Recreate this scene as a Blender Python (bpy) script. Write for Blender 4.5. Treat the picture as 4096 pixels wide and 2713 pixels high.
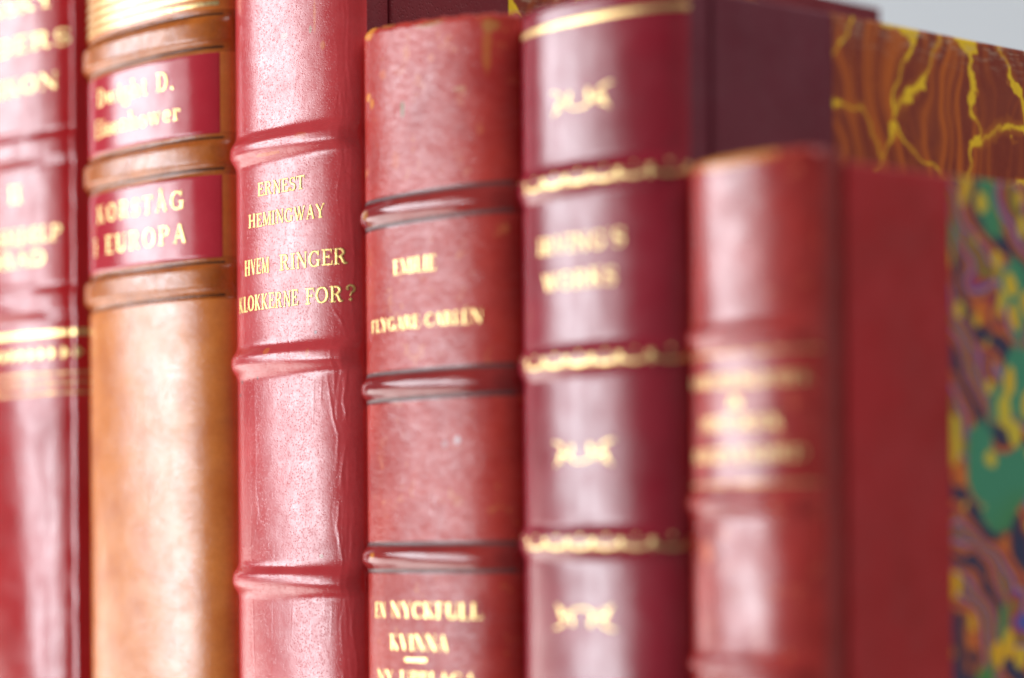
import bpy, bmesh, math, random
import numpy as np
from mathutils import Vector

# ------------------------------------------------------------------ scene
for o in list(bpy.data.objects):
    bpy.data.objects.remove(o)
S = bpy.context.scene
COL = S.collection
MM = 0.001

# camera: 60 mm macro on a 23.6 mm sensor, level, looking 48 degrees along the row
TH = math.radians(48)
FW = Vector((-math.sin(TH), math.cos(TH), 0))
RT = Vector((math.cos(TH), math.sin(TH), 0))
cam_d = bpy.data.cameras.new('camera')
cam = bpy.data.objects.new('camera', cam_d)
COL.objects.link(cam)
cam.location = (0.35728, -0.27272, 0.0)
cam.rotation_euler = (math.radians(90), 0, TH)
cam_d.sensor_fit = 'HORIZONTAL'
cam_d.sensor_width = 23.6
cam_d.lens = 60.15
cam_d.shift_y = (2100 - 1356.5) / 4096
cam_d.clip_start = 0.01
cam_d.clip_end = 50
cam_d.dof.use_dof = True
cam_d.dof.focus_distance = 0.443
cam_d.dof.aperture_fstop = 3.9
S.camera = cam

# dim room around the books
W_ = bpy.data.worlds.new('World')
S.world = W_
W_.use_nodes = True
W_.node_tree.nodes['Background'].inputs[0].default_value = (0.95, 0.97, 1.0, 1)
W_.node_tree.nodes['Background'].inputs[1].default_value = 0.14

def area(name, az, el, dist, w, h, power, colour, aim=(0, 0, 0.04)):
    """window-like lamp: az degrees left(-)/right(+) of the direction the spines face"""
    d = bpy.data.lights.new(name, 'AREA')
    d.shape = 'RECTANGLE'
    d.size, d.size_y = w, h
    d.energy = power
    d.color = colour
    o = bpy.data.objects.new(name, d)
    COL.objects.link(o)
    a, e = math.radians(az), math.radians(el)
    p = Vector((math.sin(a) * math.cos(e), -math.cos(a) * math.cos(e), math.sin(e))) * dist
    o.location = Vector(aim) + p
    o.rotation_euler = (-p).to_track_quat('-Z', 'Z').to_euler()
    return o

# radiance L of an area lamp = power / (pi * w * h)
area('window_light', -45.5, 2, 1.7, 0.46, 1.5, 11.0 * math.pi * 0.42 * 1.5, (0.88, 0.94, 1.0))
area('low_fill_light', -74, -30, 1.5, 1.5, 0.9, 4.0 * math.pi * 1.5 * 0.9, (1.0, 0.96, 0.92))  # added fill lamp, lifts the left edges of the spines
area('second_window_light', -31.5, 2, 1.9, 0.40, 1.5, 3.6 * math.pi * 0.36 * 1.5, (0.95, 0.97, 1.0))
area('right_fill_light', 96, 54, 1.6, 1.2, 1.2, 3.4 * math.pi * 1.2 * 1.2, (1.0, 0.98, 0.95))  # added fill for the covers, set high to keep its reflection out of view

S.view_settings.view_transform = 'Standard'
S.view_settings.look = 'None'
S.view_settings.gamma = 1
S.view_settings.exposure = 0.22
S.view_settings.use_curve_mapping = False

# ------------------------------------------------------------------ helpers
def tag(o, label=None, cat=None, group=None, kind=None):
    if label: o['label'] = label
    if cat: o['category'] = cat
    if group: o['group'] = group
    if kind: o['kind'] = kind
    return o

def mesh_obj(name, verts, faces, mat, parent=None, normals=None, smooth=True):
    me = bpy.data.meshes.new(name)
    me.from_pydata([tuple(v) for v in verts], [], [tuple(f) for f in faces])
    me.update()
    if smooth:
        me.polygons.foreach_set('use_smooth', [True] * len(me.polygons))
    if normals is not None:
        me.normals_split_custom_set_from_vertices([tuple(n) for n in normals])
    me.materials.append(mat)
    o = bpy.data.objects.new(name, me)
    COL.objects.link(o)
    if parent: o.parent = parent
    return o

def rbox(name, a, b, mat, parent=None, r=0.0006, seg=3):
    """box with rounded edges between corners a and b"""
    bm = bmesh.new()
    bmesh.ops.create_cube(bm, size=1)
    for v in bm.verts:
        for i in range(3):
            v.co[i] = a[i] if v.co[i] < 0 else b[i]
    if r > 0:
        bmesh.ops.bevel(bm, geom=bm.edges[:], offset=r, segments=seg, affect='EDGES', profile=0.5)
    me = bpy.data.meshes.new(name)
    bm.to_mesh(me); bm.free()
    me.materials.append(mat)
    o = bpy.data.objects.new(name, me)
    COL.objects.link(o)
    if parent: o.parent = parent
    return o

class NT:
    """tiny node-tree writer"""
    def __init__(s, name):
        s.m = bpy.data.materials.new(name); s.m.use_nodes = True
        s.t = s.m.node_tree
        s.b = s.t.nodes['Principled BSDF']
        s.co = s.t.nodes.new('ShaderNodeTexCoord').outputs['Object']
    def n(s, typ, **kw):
        nd = s.t.nodes.new('ShaderNode' + typ)
        for k, v in kw.items():
            if k.startswith('in_'):
                key = k[3:]
                key = int(key) if key.isdigit() else key.replace('_', ' ')
                s.set(nd.inputs[key], v)
            else: setattr(nd, k, v)
        return nd
    def set(s, sock, v):
        if isinstance(v, bpy.types.NodeSocket): s.t.links.new(v, sock)
        else: sock.default_value = v
    def math(s, op, a, b=0.0, c=None, clamp=False):
        nd = s.t.nodes.new('ShaderNodeMath'); nd.operation = op; nd.use_clamp = clamp
        s.set(nd.inputs[0], a); s.set(nd.inputs[1], b)
        if c is not None: s.set(nd.inputs[2], c)
        return nd.outputs[0]
    def vec(s, scale=(1, 1, 1), loc=(0, 0, 0), rot=(0, 0, 0), src=None):
        nd = s.t.nodes.new('ShaderNodeMapping')
        s.set(nd.inputs['Vector'], src or s.co)
        nd.inputs['Scale'].default_value = scale
        nd.inputs['Location'].default_value = loc
        nd.inputs['Rotation'].default_value = rot
        return nd.outputs[0]
    def noise(s, scale, detail=3, rough=0.55, v=None, dist=0.0, out=0):
        nd = s.n('TexNoise', in_Scale=scale, in_Detail=detail, in_Roughness=rough, in_Distortion=dist)
        s.set(nd.inputs['Vector'], v or s.co)
        return nd.outputs[out]
    def voro(s, scale, feature='F1', v=None, rand=1.0, out=0):
        nd = s.n('TexVoronoi', feature=feature, in_Scale=scale, in_Randomness=rand)
        s.set(nd.inputs['Vector'], v or s.co)
        return nd.outputs[out]
    def ramp(s, fac, stops, interp='LINEAR'):
        nd = s.t.nodes.new('ShaderNodeValToRGB'); cr = nd.color_ramp; cr.interpolation = interp
        while len(cr.elements) < len(stops): cr.elements.new(0.5)
        for e, (p, c) in zip(cr.elements, stops):
            e.position = p
            e.color = (c, c, c, 1) if isinstance(c, (int, float)) else (*c, 1)
        s.set(nd.inputs[0], fac)
        return nd.outputs[0]
    def mix(s, fac, a, b):
        nd = s.t.nodes.new('ShaderNodeMix'); nd.data_type = 'RGBA'
        s.set(nd.inputs[0], fac)
        for i, v in ((6, a), (7, b)):
            s.set(nd.inputs[i], (*v, 1) if isinstance(v, tuple) and len(v) == 3 else v)
        return nd.outputs[2]
    def bump(s, h, dist, strength=1.0, prev=None):
        nd = s.n('Bump', in_Strength=strength, in_Distance=dist)
        s.set(nd.inputs['Height'], h)
        if prev is not None: s.set(nd.inputs['Normal'], prev)
        return nd.outputs[0]
    def spot(s, c, r, warp=0.5, soft=0.35, freq=900):
        """a blot with a ragged edge round the local point c (metres), r = (rx, ry, rz)"""
        d = s.n('VectorMath', operation='SUBTRACT'); s.set(d.inputs[0], s.co); d.inputs[1].default_value = c
        e = s.n('VectorMath', operation='DIVIDE'); s.set(e.inputs[0], d.outputs[0]); e.inputs[1].default_value = r
        l = s.n('VectorMath', operation='LENGTH'); s.set(l.inputs[0], e.outputs[0])
        q = s.math('ADD', l.outputs['Value'], s.math('MULTIPLY', s.math('SUBTRACT', s.noise(freq, 3), 0.5), warp * 2))
        return s.ramp(q, [(1 - soft, 1.0), (1.0, 0.0)])

def leather(name, base, dark, rough=0.3, pit=None, pores=0.0, wave=None, streak=0.0, wear=None, wear_amt=0.0,
            wear_col=(0.55, 0.16, 0.05), spots=(), coat=0.0, mott=55, spec=0.32, sheen=None):
    t = NT(name)
    big = t.noise(mott, 4, 0.6)
    col = t.mix(t.ramp(big, [(0.36, 0.0), (0.68, 1.0)]), base, dark)
    fine = t.noise(1500, 2)
    col = t.mix(t.math('MULTIPLY', t.ramp(fine, [(0.35, 0.0), (0.75, 1.0)]), 0.35), col, dark)
    nrm = None
    rgh = rough
    if pit:
        scale, depth = pit
        wv = t.n('VectorMath', operation='ADD')
        t.set(wv.inputs[0], t.co)
        sc = t.n('VectorMath', operation='SCALE'); t.set(sc.inputs[0], t.noise(700, 2, out=1)); sc.inputs['Scale'].default_value = 0.00012
        t.set(wv.inputs[1], sc.outputs[0])
        v = t.voro(scale, 'F1', wv.outputs[0], 0.8)
        h = t.ramp(v, [(0.14, 0.0), (0.40, 1.0)])
        nrm = t.bump(h, depth, 1.0)
        if pores:
            col = t.mix(t.math('MULTIPLY', t.math('SUBTRACT', 1.0, h), pores), col, dark)
    if wave:
        sc_, depth = wave
        nz = t.noise(1.0, 3, 0.6, t.vec(sc_), dist=1.2)
        nrm = t.bump(nz, depth, 1.0, nrm)
    if streak:
        nz = t.noise(1.0, 3, 0.6, t.vec((900, 900, 60)), dist=0.4)
        nrm = t.bump(nz, streak, 1.0, nrm)
    soft = t.noise(130, 3)
    nrm = t.bump(soft, 0.00005, 0.6, nrm)
    if wear_amt:
        w = t.math('MULTIPLY', t.ramp(t.noise(240, 5, 0.7), [(1 - wear_amt, 0.0), (1 - wear_amt + 0.08, 1.0)]), 0.8)
        col = t.mix(w, col, wear_col)
    for c, r, sc, amt in spots:
        col = t.mix(t.math('MULTIPLY', t.spot(c, r), amt), col, sc)
    t.set(t.b.inputs['Base Color'], col)
    t.set(t.b.inputs['Roughness'], t.math('ADD', t.math('MULTIPLY', t.math('SUBTRACT', t.noise(260, 4), 0.5), 0.12), rgh))
    # handled leather shines unevenly: pores and rubbed grain are matt
    sv = t.math('ADD', t.math('MULTIPLY', t.ramp(t.noise(190, 4, 0.65), [(0.30, 0.0), (0.68, 1.0)]), 0.5), 0.62)
    if sheen:
        q = t.ramp(t.noise(1.0, 3, 0.6, t.vec(sheen[0]), dist=0.6), [(0.36, 0.0), (0.62, 1.0)])
        sv = t.math('MULTIPLY', sv, t.math('ADD', t.math('MULTIPLY', q, sheen[1]), 1.0 - sheen[1] * 0.6))
    if pit and pores:
        sv = t.math('MULTIPLY', sv, t.math('ADD', t.math('MULTIPLY', h, 0.50), 0.55))
    t.set(t.b.inputs['Specular IOR Level'], t.math('MULTIPLY', sv, spec))
    if coat:
        t.b.inputs['Coat Weight'].default_value = coat
        t.b.inputs['Coat Roughness'].default_value = 0.12
    if nrm is not None: t.set(t.b.inputs['Normal'], nrm)
    return t.m

def gold(name, col=(0.86, 0.62, 0.27), rough=0.34, worn=0.24, under=(0.30, 0.05, 0.03)):
    t = NT(name)
    w = t.ramp(t.noise(1150, 4, 0.72), [(0.62 - worn * 0.5, 0.0), (0.74 - worn * 0.3, 1.0)])
    w = t.math('MULTIPLY', w, min(1.0, worn * 2.2))
    t.set(t.b.inputs['Base Color'], t.mix(w, col, under))
    t.set(t.b.inputs['Metallic'], t.math('SUBTRACT', 0.92, t.math('MULTIPLY', w, 0.9)))
    t.set(t.b.inputs['Roughness'], t.math('ADD', t.math('MULTIPLY', t.noise(900, 2), 0.25), rough - 0.1))
    t.set(t.b.inputs['Normal'], t.bump(t.noise(1300, 3), 0.00012, 0.7))
    return t.m

# ------------------------------------------------------------------ lettering
# every glyph = list of pen strokes (points, widths) in units of the capital height
def make_font(T=0.15, t=0.065, sl=0.085, sh=0.05):
    G = {}
    def ln(x0, y0, x1, y1, w): return ([(x0, y0), (x1, y1)], [w, w])
    def ser(x, y, l=None, r=None):
        l = sl if l is None else l; r = sl if r is None else r
        yy = y + (sh / 2 if y < 0.5 else -sh / 2)
        return ln(x - l, yy, x + r, yy, sh)
    def stem(x, y0=0.0, y1=1.0, w=None, b=True, tp=True):
        w = T if w is None else w
        o = [ln(x, y0, x, y1, w)]
        if b: o.append(([(x - w / 2 - sl, y0 + sh / 2), (x + w / 2 + sl, y0 + sh / 2)], [sh, sh]))
        if tp: o.append(([(x - w / 2 - sl, y1 - sh / 2), (x + w / 2 + sl, y1 - sh / 2)], [sh, sh]))
        return o
    def arc(cx, cy, rx, ry, a0, a1, n=22, thick=None, thin=None):
        thick = T if thick is None else thick; thin = t if thin is None else thin
        P, Wd = [], []
        for i in range(n + 1):
            a = math.radians(a0 + (a1 - a0) * i / n)
            P.append((cx + rx * math.cos(a), cy + ry * math.sin(a)))
            Wd.append(thin + (thick - thin) * abs(math.cos(a)) ** 1.3)
        return (P, Wd)
    def dot(x, y, r):
        return ([(x - r, y), (x - r * .6, y), (x, y), (x + r * .6, y), (x + r, y)], [r * .2, r * 1.6, r * 2, r * 1.6, r * .2])
    h = T / 2
    m = sl + h
    G['I'] = (2 * m, stem(m))
    G['H'] = (0.86 + sl, stem(m) + stem(0.72) + [ln(m, .52, .72, .52, t)])
    G['E'] = (0.66, stem(m) + [ln(m, 1 - t / 2, .58, 1 - t / 2, t), ln(m, t / 2, .62, t / 2, t), ln(m, .52, .45, .52, t),
              ln(.58, 1, .60, .76, t * .8), ln(.62, 0, .65, .26, t * .8), ln(.45, .42, .45, .62, t * .8)])
    G['F'] = (0.62, stem(m) + [ln(m, 1 - t / 2, .56, 1 - t / 2, t), ln(m, .50, .44, .50, t), ln(.56, 1, .58, .74, t * .8), ln(.44, .40, .44, .60, t * .8)])
    G['L'] = (0.62, stem(m) + [ln(m, t / 2, .58, t / 2, t), ln(.58, 0, .61, .28, t * .9)])
    G['T'] = (0.70, stem(.35, tp=False) + [ln(.03, 1 - t / 2, .67, 1 - t / 2, t), ln(.03, 1, .02, .76, t * .8), ln(.67, 1, .68, .76, t * .8)])
    G['N'] = (0.84, [ln(m, 0, m, 1, t), ser(m, 0), ln(m - .02, 1, .70, 0, T), ser(m - .06, 1, .06, .06), ln(.70, 0, .70, 1, t), ser(.70, 1)])
    G['M'] = (0.98, [ln(m, 0, m, 1, t), ser(m, 0), ser(m, 1, .08, .02), ln(m, 1, .47, .05, T), ln(.47, .05, .80, 1, t)] + stem(.82))
    G['V'] = (0.76, [ln(.10, 1, .40, 0, T), ln(.40, 0, .66, 1, t), ser(.10, 1), ser(.66, 1)])
    G['A'] = (0.78, [ln(.12, 0, .38, 1, t), ln(.38, 1, .66, 0, T), ln(.20, .34, .55, .34, t), ser(.12, 0), ser(.66, 0)])
    G['Å'] = (0.78, G['A'][1] + [arc(.38, 1.17, .085, .10, 0, 360, 14, .05, .05)])
    G['W'] = (1.08, [ln(.10, 1, .36, 0, T), ln(.36, 0, .55, .95, t), ln(.50, 1, .74, 0, T), ln(.74, 0, .98, 1, t), ser(.10, 1), ser(.52, 1), ser(.98, 1)])
    G['Y'] = (0.76, stem(.39, 0, .46, tp=False) + [ln(.10, 1, .39, .44, T), ln(.39, .44, .66, 1, t), ser(.10, 1), ser(.66, 1)])
    G['K'] = (0.80, stem(m) + [ln(m, .40, .62, 1, t), ln(.30, .56, .66, 0, T), ser(.62, 1), ser(.67, 0)])
    G['X'] = (0.78, [ln(.12, 1, .64, 0, T), ln(.12, 0, .62, 1, t), ser(.12, 1), ser(.64, 0), ser(.12, 0), ser(.62, 1)])
    G['O'] = (0.84, [arc(.41, .5, .41 - h, .5 - t / 2 + .01, 0, 360, 36)])
    G['C'] = (0.76, [arc(.41, .5, .41 - h, .5 - t / 2 + .01, 48, 318, 30), ln(.66, .70, .68, 1.0, t)])
    G['G'] = (0.84, [arc(.41, .5, .41 - h, .5 - t / 2 + .01, 48, 330, 30), ln(.66, .70, .68, 1.0, t)] + [ln(.68, .04, .68, .44, T), ln(.54, .42, .80, .42, sh)])
    G['D'] = (0.82, stem(m) + [ln(m, 1 - t / 2, .38, 1 - t / 2, t), ln(m, t / 2, .38, t / 2, t), arc(.36, .5, .40 - h, .5 - t / 2, -90, 90, 22)])
    G['P'] = (0.68, stem(m) + [ln(m, 1 - t / 2, .36, 1 - t / 2, t), ln(m, .47, .36, .47, t), arc(.36, .735, .30 - h, .265 - t / 2, -90, 90, 18)])
    G['R'] = (0.80, stem(m) + [ln(m, 1 - t / 2, .36, 1 - t / 2, t), ln(m, .50, .36, .50, t), arc(.36, .75, .29 - h, .25 - t / 2, -90, 90, 18),
              ([(.36, .50), (.48, .38), (.56, .12), (.64, .04), (.76, .06)], [T * .7, T, T, T * .7, t * .7])])
    G['B'] = (0.74, stem(m) + [ln(m, 1 - t / 2, .34, 1 - t / 2, t), ln(m, .53, .36, .53, t), ln(m, t / 2, .36, t / 2, t),
              arc(.34, .765, .27 - h, .235 - t / 2, -90, 90, 16), arc(.36, .265, .32 - h, .265 - t / 2, -90, 90, 16)])
    G['U'] = (0.82, [ln(m, .3, m, 1, T), ser(m, 1, m, m), arc(.40, .32, .40 - m + .005, .30, 180, 360, 18), ln(.70, .3, .70, 1, t), ser(.70, 1)])
    G['J'] = (0.50, [ln(.32, .2, .32, 1, T), ser(.32, 1, m, m), arc(.16, .2, .16, .2, 180, 360, 14)])
    sp = []
    for i in range(29):
        a = i / 28
        if a < .5:
            an = math.radians(40 + 230 * (a / .5)); cx, cy, rx, ry = .31, .74, .21, .235
        else:
            an = math.radians(90 - 230 * ((a - .5) / .5)); cx, cy, rx, ry = .31, .26, .23, .235
        sp.append((cx + rx * math.cos(an), cy + ry * math.sin(an)))
    G['S'] = (0.62, [(sp, [t + (T - t) * math.exp(-((i - 14) / 7.0) ** 2) for i in range(29)]), ln(.50, .70, .52, 1, t * .9), ln(.08, .30, .07, 0, t * .9)])
    G['Æ'] = (1.02, [ln(.10, 0, .46, 1, t), ser(.10, 0), ln(.24, .34, .52, .34, t)] + [ln(.54, 0, .54, 1, T), ln(.44, 1 - t / 2, .92, 1 - t / 2, t), ln(.46, t / 2, .96, t / 2, t),
              ln(.54, .52, .80, .52, t), ln(.92, 1, .94, .76, t * .8), ln(.96, 0, .99, .26, t * .8)])
    G['É'] = (0.66, G['E'][1] + [([(.28, 1.10), (.44, 1.26)], [.04, .10])])
    G['?'] = (0.56, [arc(.27, .74, .19, .235, 170, -70, 20, T * .85, t), ([(.33, .53), (.28, .42), (.27, .30)], [t, t * .9, t * .8]), dot(.27, .09, .085), dot(.115, .74, .07)])
    G["'"] = (0.24, [([(.12, 1.0), (.12, .90), (.08, .72)], [.13, .12, .03])])
    G['.'] = (0.26, [dot(.13, .08, .085)])
    G['-'] = (0.40, [ln(.06, .38, .34, .38, t * 1.4)])
    G[' '] = (0.46, [])
    G['&'] = (0.86, [arc(.34, .76, .16, .22, 0, 360, 20, T * .7, t), arc(.32, .27, .25, .26, 70, 330, 24), ln(.24, .66, .72, .03, T), ln(.56, .18, .72, .50, t), ser(.72, .5, .08, .08)])
    # lower case
    x = .62
    G['i'] = (2 * m, stem(m, 0, x, tp=False) + [ln(m - h - sl, x - sh / 2, m, x - sh / 2, sh), dot(m, .86, .085)])
    G['h'] = (0.72, stem(m, 0, 1, tp=False) + [ln(m - h - sl, 1 - sh / 2, m, 1 - sh / 2, sh), arc(m + .19, x - .21, .20, .19, 175, 0, 12), ] + stem(m + .39, 0, x - .2, tp=False))
    G['n'] = (0.72, stem(m, 0, x, tp=False) + [ln(m - h - sl, x - sh / 2, m, x - sh / 2, sh), arc(m + .19, x - .21, .20, .19, 175, 0, 12)] + stem(m + .39, 0, x - .2, tp=False))
    G['t'] = (0.44, [ln(.20, .14, .20, .84, T), ln(.04, x - sh / 2, .40, x - sh / 2, sh), arc(.30, .14, .10, .12, 180, 330, 10)])
    G['o'] = (0.62, [arc(.31, x / 2, .29 - h, x / 2 - t / 2 + .01, 0, 360, 28)])
    G['e'] = (0.58, [arc(.30, x / 2, .28 - h, x / 2 - t / 2 + .01, 5, 315, 26), ln(.10, x / 2 + .02, .50, x / 2 + .02, t)])
    G['w'] = (0.94, [ln(.10, x, .29, 0, T * .95), ln(.29, 0, .45, x, t), ln(.43, x, .62, 0, T * .95), ln(.62, 0, .80, x, t), ser(.10, x * .999, .1, .1) if False else ln(.0, x - sh / 2, .20, x - sh / 2, sh), ln(.70, x - sh / 2, .90, x - sh / 2, sh)])
    G['r'] = (0.50, stem(m, 0, x, tp=False) + [ln(m - h - sl, x - sh / 2, m, x - sh / 2, sh), arc(m + .16, x - .20, .16, .17, 175, 60, 8), dot(m + .25, x - .09, .07)])
    G['g'] = (0.62, [arc(.27, x - .20, .20, .19, 0, 360, 22), arc(.29, -.16, .24, .15, 0, 360, 22, T * .7, t), ln(.20, x - .40, .18, .04, t * 1.2), ln(.18, .04, .46, -.03, t * 1.4), ln(.42, x - .06, .60, x - .01, t * 1.3)])
    s_ = [(px * .84, py * x) for px, py in sp]
    G['s'] = (0.50, [(s_, [t + (T - t) * math.exp(-((i - 14) / 7.0) ** 2) for i in range(29)]), ln(.41, x * .72, .43, x, t), ln(.07, x * .3, .06, 0, t)])
    G['d'] = (0.68, [ln(.50, 0, .50, 1, T), ln(.38, 1 - sh / 2, .5, 1 - sh / 2, sh), arc(.29, x / 2, .23, x / 2 - t / 2, 0, 360, 24)])
    G['a'] = (0.60, [ln(.44, 0, .44, x - .15, T), arc(.26, x - .18, .18, .17, 0, 150, 12), arc(.25, .17, .19, .16, 0, 360, 20), dot(.11, x - .13, .06)])
    return G

FONT = make_font(T=0.155, t=0.068)
FAT = make_font(T=0.20, t=0.055, sl=0.06, sh=0.05)
MID = make_font(T=0.155, t=0.07, sl=0.08, sh=0.055)

def text_strokes(text, font, u0, u1, z, cap, gap=0.07):
    """strokes of one line that runs from u0 to u1 (mm along the curve) on baseline z (mm)"""
    x, out = 0.0, []
    for ch in text:
        w, st = font[ch]
        out.append((x, st)); x += w + gap
    tot = x - gap
    sx = (u1 - u0) / tot
    rng = random.Random(text)
    res = []
    for ox, st in out:
        jy, jr = rng.uniform(-.022, .022), rng.uniform(-.02, .02)
        for P, Wd in st:
            res.append(([(u0 + (ox + p[0] + jr * p[1]) * sx, z + (p[1] + jy) * cap) for p in P], [w * (sx * .5 + cap * .5) for w in Wd]))
    return res

# ------------------------------------------------------------------ book
SHELF_Z = -0.087
PIV = 0.121            # height above the shelf where the measured x holds

def superarc(W, b, p, n=500):
    t = np.linspace(-np.pi / 2, np.pi / 2, n)
    x = np.sign(np.sin(t)) * np.abs(np.sin(t)) ** (2 / p) * W / 2
    y = -b * np.abs(np.cos(t)) ** (2 / p)
    return x, y

class Book:
    def __init__(s, xc, W, H, D, lean, label, y=0.0, bulge=0.15, p=2.3):
        s.W, s.H, s.D = W, H, D
        s.root = bpy.data.objects.new('book', None)
        s.root.empty_display_size = 0.02
        COL.objects.link(s.root)
        a = math.radians(lean)
        s.root.location = (xc + math.tan(a) * PIV, y, SHELF_Z + 0.0005 + abs(math.sin(a)) * W / 2)
        s.root.rotation_euler = (0, -a, 0)
        tag(s.root, label, 'book', 'leather bound books in a row')
        # profile polyline with hinges
        ax, ay = superarc(W, bulge * W, p)
        k = np.linspace(0, 1, 30)[1:]
        hx = W / 2 - 0.0006 * np.sin(k * np.pi / 2) ** 2; hy = 0.0045 * k
        x = np.concatenate([-hx[::-1], ax, hx]); y_ = np.concatenate([hy[::-1], ay, hy])
        d = np.concatenate([[0], np.cumsum(np.hypot(np.diff(x), np.diff(y_)))])
        s.half = np.hypot(np.diff(ax), np.diff(ay)).sum() / 2
        d -= d[-1] / 2
        s.pd, s.px, s.py = d, x, y_
        s.umax = d[-1]
        s.bands = []
        s.sag = 0.0
        s.ragged = 0.00006
        s.extra = []          # further relief functions of (u, z) in metres
    def P(s, u):
        return np.interp(u, s.pd, s.px), np.interp(u, s.pd, s.py)
    def N(s, u):
        e = 0.0007
        x0, y0 = s.P(u - e); x1, y1 = s.P(u + e)
        tx, ty = x1 - x0, y1 - y0
        l = np.hypot(tx, ty) + 1e-12
        return ty / l, -tx / l
    def zloc(s, z_mm):      # mm above the camera's eye line -> local height
        return z_mm * MM - SHELF_Z
    def relief(s, u, z):
        r = np.zeros(np.broadcast(u, z).shape)
        taper = np.clip(np.where(u < 0, (s.half + 0.001 + u) / 0.004, (s.half - u) / 0.0055), 0, 1)
        taper = taper * taper * (3 - 2 * taper)
        for zb, a, w, e, g in s.bands:
            q = np.abs(z - zb) / w
            r = r + taper * (a * np.exp(-q ** e))
            if g: r = r - taper * g * np.exp(-((q - 1.45) / 0.16) ** 2)
        for f in s.extra: r = r + f(u, z)
        return r
    def surf(s, u, z, off=0.0):
        u = np.asarray(u, float); z = np.asarray(z, float)
        x, y = s.P(u); nx, ny = s.N(u)
        r = s.relief(u, z) + off
        # rounded head and tail
        R = 0.0014
        e = np.maximum(0, np.maximum(z - (s.H - R), R - z)) / R
        e = np.clip(e, 0, 1)
        r = r - R * (1 - np.sqrt(np.maximum(0, 1 - e * e)))
        zz = np.broadcast_to(z, np.broadcast(u, z).shape)
        ragged = np.sin(u * 2900) * .4 + np.sin(u * 1270 + 1.3) * .6 + np.sin(u * 5300 + .4) * .25
        zz = zz + s.ragged * ragged * np.clip((z - s.H + 0.003) / 0.003, 0, 1)
        if s.sag:
            k = np.clip((u + 0.0165) / 0.034, 0, 1)
            q = np.clip((z - s.H + 0.014) / 0.014, 0, 1)
            zz = zz - s.sag * k * q * q
        return np.stack([x + nx * r, y + ny * r, zz], -1)
    def build_spine(s, mat, du=0.0003, dz=0.0003, band_mat=None, hinge_mat=None):
        us = np.linspace(-s.umax, s.umax, int(2 * s.umax / du) + 1)
        z0, z1 = s.zloc(-29), min(s.H - 0.0016, s.zloc(108))
        zs = list(np.linspace(0.0016, z0, 70)[:-1]) + list(np.linspace(z0, z1, int((z1 - z0) / dz)))
        if z1 < s.H - 0.002: zs += list(np.linspace(z1, s.H - 0.0016, 40)[1:])
        cap = [0.0014 * (1 - math.cos(a)) for a in np.linspace(0, math.pi / 2, 9)[:-1]] if False else list(0.0014 * (1 - np.sin(np.linspace(math.pi / 2, 0.02, 10))))
        zs = [c for c in cap] + zs + [s.H - c for c in cap]
        cuts = []
        for zb, a, w, e, g in s.bands:
            ext = w * (2.1 if e < 2.6 else 1.75)
            if zb - ext > 0.003 and zb + ext < s.H - 0.003:
                cuts.append((zb - ext, zb + ext))
                zs += [zb - ext, zb + ext]
        zs = np.array(sorted(set(round(float(z), 7) for z in zs)))
        U, Z = np.meshgrid(us, zs)
        V = s.surf(U, Z)
        # inward lip at head and tail so that the leather has thickness
        gu = np.gradient(V, axis=1); gz = np.gradient(V, axis=0)
        Nn = np.cross(gu, gz); Nn /= np.linalg.norm(Nn, axis=-1, keepdims=True) + 1e-15
        nu = len(us)
        kl = int(np.argmin(np.abs(us + s.half - 0.0004))); kr = int(np.argmin(np.abs(us - s.half + 0.0004)))
        def emit(name, rows, parent, m, side=0):
            """rows = list of (r0, r1) index spans"""
            c0, c1 = {0: (kl, kr), -1: (0, kl), 1: (kr, nu - 1)}[side]
            nc = c1 - c0 + 1
            vv, ff, nn, base = [], [], [], 0
            for r0, r1 in rows:
                blk = V[r0:r1 + 1, c0:c1 + 1].reshape(-1, 3); vv.append(blk); nn.append(Nn[r0:r1 + 1, c0:c1 + 1].reshape(-1, 3))
                nr = r1 - r0
                i = np.arange(nr)[:, None] * nc + np.arange(nc - 1)[None, :] + base
                ff.append(np.stack([i, i + 1, i + nc + 1, i + nc], -1).reshape(-1, 4))
                base += blk.shape[0]
            vv = np.concatenate(vv); nn = np.concatenate(nn); ff = np.concatenate(ff)
            return mesh_obj(name, vv.tolist(), ff.tolist(), m, parent, nn.tolist())
        idx = lambda z: int(np.argmin(np.abs(zs - z)))
        spans, last = [], 0
        cuts.sort()
        for a, b in cuts:
            spans.append((last, idx(a))); last = idx(b)
        spans.append((last, len(zs) - 1))
        s.spine = emit('spine', spans, s.root, mat)
        s.band_objs = [emit('raised_band', [(idx(a), idx(b))], s.spine, band_mat or mat) for a, b in cuts]
        s.hinges = [emit('hinge', [(0, len(zs) - 1)], s.root, hinge_mat or mat, side) for side in (-1, 1)]
        # head and tail caps: turned-in leather closing the spine over the page block
        for zc, zi in ((s.H - 0.0002, -1), (0.0002, 0)):
            rim = V[zi]
            inner = rim * np.array([0.9, 1, 1]); inner[:, 1] = np.maximum(rim[:, 1] + 0.003, inner[:, 1]); inner[:, 1] = np.minimum(inner[:, 1], 0.0045)
            n = len(rim)
            vs = rim.tolist() + inner.tolist()
            fs = [(i, i + 1, n + i + 1, n + i) for i in range(n - 1)]
            mesh_obj('head_cap' if zi else 'tail_cap', vs, fs, mat, s.spine)
        return s.spine
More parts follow.
